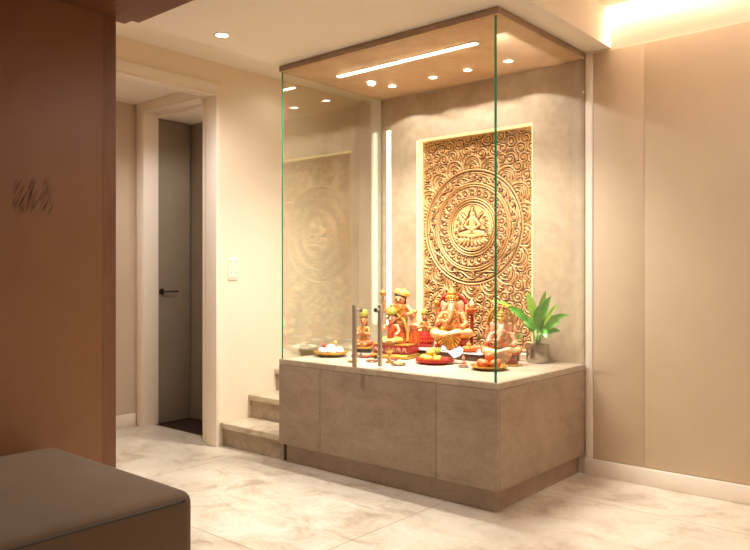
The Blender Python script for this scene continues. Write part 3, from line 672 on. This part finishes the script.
    if staff:
        F.part('staff', M['darkred'], lambda bm: cap(bm, (.335, -.03, .02), (.335, -.03, .56), .028, .028))
        F.part('staff_cup', M['orange'], lambda bm: lathe(bm, [(.03, 0), (.075, .03), (.085, .07), (.03, .10)], 16, (.335, -.03, .555)))
        F.part('staff_shell', M['cream'], lambda bm: (ell(bm, (.335, -.03, .70), (.042, .042, .06)), ell(bm, (.335, -.03, .765), (.018, .018, .04))))
        F.part('lotus_bud', M['goldpaint'], lambda bm: (ell(bm, (-.255, -.04, .72), (.05, .05, .055)), ell(bm, (-.255, -.04, .775), (.02, .02, .03))))
r = thing('elephant_headed_statue', 'large seated elephant-headed deity statue in gold crown, in front of the carved panel', 'statue', (-2.712, 3.955, ZP+.0005), math.radians(30))
elephant(Fig(r, .42, (0,0,0), .93), M['skin'], M['yellow'], M['yellow'])
r = thing('arched_statue', 'seated deity statue under a golden arch, right behind the plate of orange fruit', 'statue', (-2.250, 3.80, ZC+.001), math.radians(32))
F = Fig(r, .335, (0, 0, .0)); elephant(F, M['pinkskin'], M['orange'], M['cream'], arch=True, staff=False, small=True)
bm = bmesh.new(); box(bm, -.098, .098, -.105, .06, -.0, .012, bev=.003); finish('base', bm, M['brass'], r)

# ------------------------------------------------------------------ plates and offerings
def plate(name, label, loc, r, h, m, cat='plate', beads=None):
    t = thing(name, label, cat, loc)
    bm = bmesh.new(); lathe(bm, [(.0005, .002), (r*.55, .002), (r*.62, .0), (r*.70, .0), (r*.9, h*.55), (r, h), (r*1.0, h+.003), (r*.95, h+.002), (r*.82, h*.5), (r*.66, .005), (.0005, .005)], 40)
    finish('dish', bm, m, t, True, 60)
    if beads:
        bm = bmesh.new(); n = 44
        for i in range(n): a = 2*PI*i/n; ell(bm, (r*.985*math.cos(a), r*.985*math.sin(a), h*.62), .0052, sub=1)
        finish('bead_rim', bm, beads, t, True)
    return t
def ball(name, label, cat, loc, r, m, group=None, sub=3, stem=None, sq=1, rot=0):
    if stem:
        t = thing(name, label, cat, loc, rot, group); bm = bmesh.new(); ell(bm, (0, 0, r*sq), (r, r*.95, r*sq), sub=sub)
        for v in bm.verts:
            d = math.hypot(v.co.x, v.co.y)
            if v.co.z > r*sq: v.co.z -= .22*r*math.exp(-(d/(r*.3))**2)
        finish('flesh', bm, m, t, True)
        bm = bmesh.new(); tube(bm, [(0, 0, 2*r*sq-.25*r), (.001, 0, 2*r*sq+.06*r)], r*.06, 6); finish('stem', bm, stem, t, True); return t
    bm = bmesh.new(); ell(bm, (0, 0, r*sq), (r, r, r*sq), sub=sub)
    for v in bm.verts: v.co += v.co.normalized()*r*.04*(random.random()-.5)
    o = finish(name, bm, m, None, True); o.location = loc; o.rotation_euler = (0, 0, rot); return tag(o, label, cat, group)
# gold plate of white sweets
c = (-3.335, 3.455, ZC+.001)
plate('sweets_plate', 'round gold plate of white sweets at the left end of the counter', c, .116, .030, M['brass'])
k = 0; lab = ['nearest the door handles', 'front of the mound', 'at the left rim', 'at the back rim', 'between left and back', 'rear right', 'in the middle of the mound']
for i in range(6):
    a = 2*PI*i/6+.3; ball('white_sweet', 'round white sweet heaped on the gold plate', 'sweet', (c[0]+.063*math.cos(a), c[1]+.063*math.sin(a), c[2]+.0095), .0305, M['milk'], 'white sweets on the gold plate', sq=.8)
ball('white_sweet', 'round white sweet heaped on the gold plate', 'sweet', (c[0], c[1], c[2]+.024), .034, M['milk'], 'white sweets on the gold plate', sq=.8)
ball('cherry', 'red fruit on top of the white sweets', 'fruit', (c[0]-.045, c[1]-.020, c[2]+.054), .015, M['cherry'], stem=M['stem'])
ball('apricot', 'yellow-orange fruit on top of the white sweets', 'fruit', (c[0]+.022, c[1]+.018, c[2]+.077), .013, M['mango'], stem=M['stem'])
# red tray with yellow fruit
c = (-2.585, 3.585, ZC+.001)
plate('beaded_tray', 'round red tray with beaded rim holding yellow fruit, front of the counter', c, .116, .026, M['red'], 'tray', beads=M['cherry'])
for i, (dx, dy, dz, r_) in enumerate(((-.058, -.03, .006, .029), (-.008, -.055, .006, .027), (.045, -.038, .006, .026), (-.045, .035, .006, .028), (-.022, -.012, .040, .027), (.02, .015, .007, .024))):
    ball('yellow_fruit', ['plump yellow fruit at the left rim of the red beaded tray', 'yellow fruit at the front of the red beaded tray', 'yellow fruit at the right front of the red beaded tray', 'yellow fruit at the back left of the red beaded tray', 'yellow fruit on top of the pile in the red beaded tray', 'small yellow fruit in the middle of the red beaded tray'][i], 'fruit', (c[0]+dx, c[1]+dy, c[2]+dz), r_, M['mango'], 'yellow fruit on the red tray', stem=M['lime'], sq=.88, rot=i)
bm = bmesh.new()   # crumpled wrapped parcel
n = 14
for i in range(n):
    for j in range(9): bm.verts.new((-.07+.14*i/(n-1), -.045+.09*j/8, .030+.020*math.sin(i*.55+j*.3)+.006*math.sin(i*2.1+j*1.7)))
bm.verts.ensure_lookup_table()
for i in range(n-1):
    for j in range(8): bm.faces.new([bm.verts[q] for q in (i*9+j, (i+1)*9+j, (i+1)*9+j+1, i*9+j+1)])
bmesh.ops.solidify(bm, geom=bm.faces[:], thickness=.004)
o = finish('folded_cloth', bm, M['paper'], None, True); o.location = (-2.515, 3.665, ZC+.045); o.rotation_euler = (.35, .15, .5)
tag(o, 'crumpled white cloth with pale blue pattern behind the red tray', 'cloth')
o = bmesh.new()
for i in range(7):
    a = -1.0+.33*i; tube(o, [(0, 0, 0), (.03*math.sin(a), .0, .028), (.055*math.sin(a), -.004, .045+.012*math.cos(a))], [.004, .011, .002], 7)
o = finish('betel_leaves', o, M['lime'], None, True); o.location = (-2.635, 3.655, ZC+.034); o.rotation_euler = (0, 0, .6); tag(o, 'yellow-green leaf bunch at the back of the red tray', 'leaves')
# wooden plate of orange fruit
c = (-2.183, 3.555, ZC+.001)
plate('fruit_plate', 'shallow gold-brown plate of orange fruit at the near glass corner', c, .108, .022, M['brass'])
labs = ['orange fruit at the left of the fruit plate', 'orange fruit at the left front of the fruit plate', 'orange fruit at the right front of the fruit plate', 'orange fruit at the right of the fruit plate', 'orange fruit at the back of the fruit plate', 'topmost orange fruit of the fruit plate']
for i in range(5):
    a = PI+2*PI*i/5+.25; ball('orange_fruit', labs[i], 'fruit', (c[0]+.046*math.cos(a), c[1]+.046*math.sin(a), c[2]+.0065), .0275, M['peachfruit'], 'orange fruit on the plate', stem=M['stem'], rot=i)
ball('orange_fruit', labs[5], 'fruit', (c[0]+.002, c[1], c[2]+.045), .027, M['peachfruit'], 'orange fruit on the plate', stem=M['stem'])
# bowl of sweets on the platform
c = (-2.535, 3.885, ZP+.001)
plate('sweets_bowl', 'small brown dish of round orange sweets on the dark platform', c, .062, .016, M['orange'], 'dish')
for i in range(5):
    a = 2*PI*i/5; ball('orange_sweet', 'round orange sweet piled in the small dish', 'sweet', (c[0]+.026*math.cos(a), c[1]+.026*math.sin(a), c[2]+.0055), .0155, M['laddu'], 'orange sweets in the dish', sub=3)
ball('orange_sweet', 'topmost round orange sweet of the small dish', 'sweet', (c[0], c[1], c[2]+.028), .0155, M['laddu'], 'orange sweets in the dish')
# tiny figurine and small brass things
r = thing('tiny_figurine', 'tiny pink seated figurine on a small silver dish by the fruit plate', 'figurine', (-2.350, 3.545, ZC+.001), .6)
bm = bmesh.new(); lathe(bm, [(.026, 0), (.034, .005), (.030, .007), (.02, .006)], 24); finish('dish', bm, M['chrome'], r, True)
F = Fig(r, .062, (0, 0, .0075))
F.part('body', M['pinkskin'], lambda bm: (ell(bm, (0, 0, .3), (.17, .14, .24)), ell(bm, (0, -.02, .70), (.15, .15, .16)), ell(bm, (0, .0, .90), (.08, .08, .12)), chain(bm, [(-.15, 0, .45), (-.24, -.1, .3), (-.05, -.2, .35)], [.07, .06, .05]), chain(bm, [(.15, 0, .45), (.24, -.1, .3), (.05, -.2, .35)], [.07, .06, .05]), cap(bm, (-.3, -.1, .09), (.1, -.25, .08), .09, .07), cap(bm, (.3, -.1, .09), (-.1, -.25, .08), .09, .07)), .03)
F.part('crown', M['orange'], lambda bm: lathe(bm, [(.13, 0), (.14, .06), (.07, .12), (.02, .25)], 14, (0, 0, .80)))
def saucer(label, loc, r, m, fill=None):
    t = thing('saucer', label, 'saucer', loc, group='small dishes behind the glass doors')
    bm = bmesh.new(); lathe(bm, [(r*.5, 0), (r*.6, .001), (r, .007), (r*.97, .009), (r*.55, .0035), (.0005, .003)], 28); finish('dish', bm, m, t, True)
    if fill: bm = bmesh.new(); [ell(bm, (r*.35*math.cos(a), r*.35*math.sin(a), .009), (r*.22, r*.2, .006), sub=1) for a in (0, 1.3, 2.6, 3.9, 5.2)]; finish('filling', bm, fill, t, True)
saucer('small brass saucer with marigold petals just inside the right door handle', (-2.925, 3.40, ZC+.001), .045, M['chrome'], M['orange'])
saucer('shallow silver saucer with yellow petals right of the door handles', (-2.700, 3.375, ZC+.001), .050, M['chrome'], M['yellow'])
saucer('red saucer in front of the small turbaned figurine', (-3.115, 3.545, ZC+.001), .050, M['red'], M['orange'])
saucer('pale saucer near the glass between the two door handles', (-3.00, 3.30, ZC+.001), .035, M['brass'])
saucer('silver saucer with a little red powder beside the oil lamp', (-2.86, 3.515, ZC+.001), .036, M['chrome'], M['red'])
t = thing('oil_lamp', 'small standing brass oil lamp in front of the red pedestal', 'lamp', (-2.815, 3.43, ZC+.001))
bm = bmesh.new(); lathe(bm, [(.026, 0), (.024, .006), (.008, .012), (.005, .03), (.008, .034), (.005, .038), (.005, .055), (.018, .062), (.024, .072), (.02, .072), (.004, .066)], 24); finish('stand', bm, M['brass'], t, True, 50)
bm = bmesh.new(); lathe(bm, [(.0045, .0665), (.006, .078), (.004, .090), (.0008, .102)], 12); finish('finial', bm, M['brass'], t, True)
t = thing('incense_cone', 'small red cone with gold cap left of the door handle', 'incense', (-3.19, 3.53, ZC+.001))
bm = bmesh.new(); lathe(bm, [(.026, 0), (.022, .012), (.010, .035), (.004, .042)], 18); finish('cone', bm, M['red'], t, True, 50)
bm = bmesh.new(); lathe(bm, [(.0045, .0422), (.006, .046), (.001, .052)], 12); finish('tip', bm, M['brass'], t, True)
t = thing('red_pouch', 'dark red cloth pouch tied at the neck, beside the small figurine', 'pouch', (-3.185, 3.80, ZC+.001))
bm = bmesh.new(); lathe(bm, [(.030, 0), (.040, .014), (.038, .035), (.018, .056), (.012, .061), (.024, .076), (.018, .078)], 22, wob=lambda a: 1+.06*math.cos(7*a)); finish('bag', bm, M['darkred'], t, True)
bm = bmesh.new(); tube(bm, [(.0145*math.cos(a), .0145*math.sin(a), .061) for a in [2*PI*j/14 for j in range(15)]], .003, 6); finish('cord', bm, M['goldpaint'], t, True)

# ------------------------------------------------------------------ potted plants
def leafmesh(bm, base, tip, ctrl, wid, pet=.32, roll=0):
    b, t, c = Vector(base), Vector(tip), Vector(ctrl); n = 12; L = []; 
    for i in range(n+1):
        u = i/n; p = (1-u)**2*b+2*u*(1-u)*c+u*u*t; d = ((1-u)*(c-b)+u*(t-c)).normalized()
        view = Vector((.55, -.80, .15)); s = d.cross(view); s.normalize(); s.rotate(Matrix.Rotation(roll, 3, d)); nn = s.cross(d)
        v = max(0, (u-pet)/(1-pet)); w = wid*(math.sin(PI*v**.75)**.85 if 0 < v < 1 else 0)*.5+.0016*(1-u)
        L.append([bm.verts.new(p+s*w+nn*w*.28), bm.verts.new(p), bm.verts.new(p-s*w+nn*w*.28)])
    for a, bb in zip(L, L[1:]):
        bm.faces.new((a[0], a[1], bb[1], bb[0])); bm.faces.new((a[1], a[2], bb[2], bb[1]))
def potplant(name, label, loc, R, Hh, potm, leaves, k1, wscale=1, second=()):
    t = thing(name, label, 'potted plant', loc)
    bm = bmesh.new(); lathe(bm, [(R*.9, 0), (R*.96, .004), (R, .012), (R, Hh-.004), (R*.98, Hh), (R*.92, Hh), (R*.90, Hh-.004), (R*.90, Hh-.02)], 36); finish('pot', bm, potm, t, True, 40)
    bm = bmesh.new(); lathe(bm, [(R*.885, Hh-.030), (R*.885, Hh-.013), (.001, Hh-.009)], 30); finish('soil', bm, M['soil'], t, True)
    for nm, mm, LL in (('foliage', M['leaf'], leaves), ('pale_foliage', M['leaf2'], second)):
        if not LL: continue
        bm = bmesh.new()
        for (dx, dy, dz, w, cx, cz, pet) in LL:
            b = (random.uniform(-.012, .012), random.uniform(-.012, .012), Hh-.012)
            leafmesh(bm, b, (dx, dy, Hh+dz), (dx*cx, dy*.4, Hh+dz*cz+.02), w*wscale*.92, pet+.08, random.uniform(-.35, .35))
        finish(nm, bm, mm, t, True)
    bm = bmesh.new()
    for i in range(7):
        a = i*.9; tube(bm, [(.010*math.cos(a), .010*math.sin(a), Hh-.012), (.016*math.cos(a), .014*math.sin(a)-.004, Hh+.07+.01*(i % 3))], [.0045, .003], 6)
    finish('stems', bm, M['stem'], t, True)
    return t
big = [(.045, -.07, .245, .060, .2, .55, .30), (.100, -.02, .300, .052, .15, .6, .3), (.222, -.03, .185, .044, .35, .95, .3), (.165, -.02, .140, .050, .3, .9, .3),
       (.160, -.01, .085, .038, .4, 1.2, .3), (.100, -.08, .045, .050, .5, 2.6, .35), (-.175, -.10, .225, .050, .3, .9, .3), (-.085, -.05, .150, .055, .4, .95, .3),
       (-.060, -.04, .100, .048, .5, 1.2, .3), (.05, .0, .20, .05, .3, .6, .3), (.120, .03, .17, .05, .3, .9, .3), (-.02, .0, .16, .05, .3, .6, .3)]
pale = [(-.060, -.03, .325, .056, .25, .6, .3), (.055, .0, .330, .044, .2, .6, .3), (.145, .0, .255, .026, .4, .7, .3), (-.265, -.14, .265, .022, .4, .95, .4), (-.088, .02, .270, .04, .4, .7, .3)]
potplant('potted_plant', 'leafy green plant in a round silver pot at the right of the counter', (-2.130, 4.035, ZC+.001), .071, .112, M['potmetal'], big, 1, second=pale)
potplant('potted_plant', 'small yellow-green plant in a dark brown pot behind the arched statue', (-2.300, 4.020, ZC+.001), .045, .085, M['darkpot'],
         [(.05, .0, .05, .035, .5, 1.1, .2), (-.03, -.02, .06, .03, .4, .8, .2)], 1,
         second=[(.075, .0, .07, .036, .4, 1.0, .2), (-.05, -.02, .06, .036, .5, 1.2, .2), (.02, -.04, .095, .034, .3, .7, .2), (.05, -.04, .02, .034, .6, 3, .2), (-.02, .0, .10, .03, .3, .7, .2), (-.06, -.05, .02, .034, .6, 3, .2)])

# ------------------------------------------------------------------ camera, world, colour
cam = bpy.data.cameras.new('camera'); co_ = bpy.data.objects.new('camera', cam); COL.objects.link(co_)
cam.sensor_width = 36; cam.lens = 724.0*36/750; cam.shift_y = -.93/750; cam.clip_start = .05
co_.location = (0, 0, 1.2); co_.rotation_euler = (PI/2, 0, math.radians(40.51)); S.camera = co_
w = bpy.data.worlds.new('world'); S.world = w; w.use_nodes = True
w.node_tree.nodes['Background'].inputs[0].default_value = (1, .93, .84, 1); w.node_tree.nodes['Background'].inputs[1].default_value = .1
S.view_settings.view_transform = 'Standard'; S.view_settings.look = 'None'; S.view_settings.gamma = 1; S.view_settings.use_curve_mapping = False
S.view_settings.exposure = 2.1
S.cycles.use_denoising = True; S.cycles.max_bounces = 10; S.cycles.diffuse_bounces = 8; S.cycles.transparent_max_bounces = 16; S.cycles.sample_clamp_indirect = 6
S.cycles.caustics_reflective = False; S.cycles.caustics_refractive = False
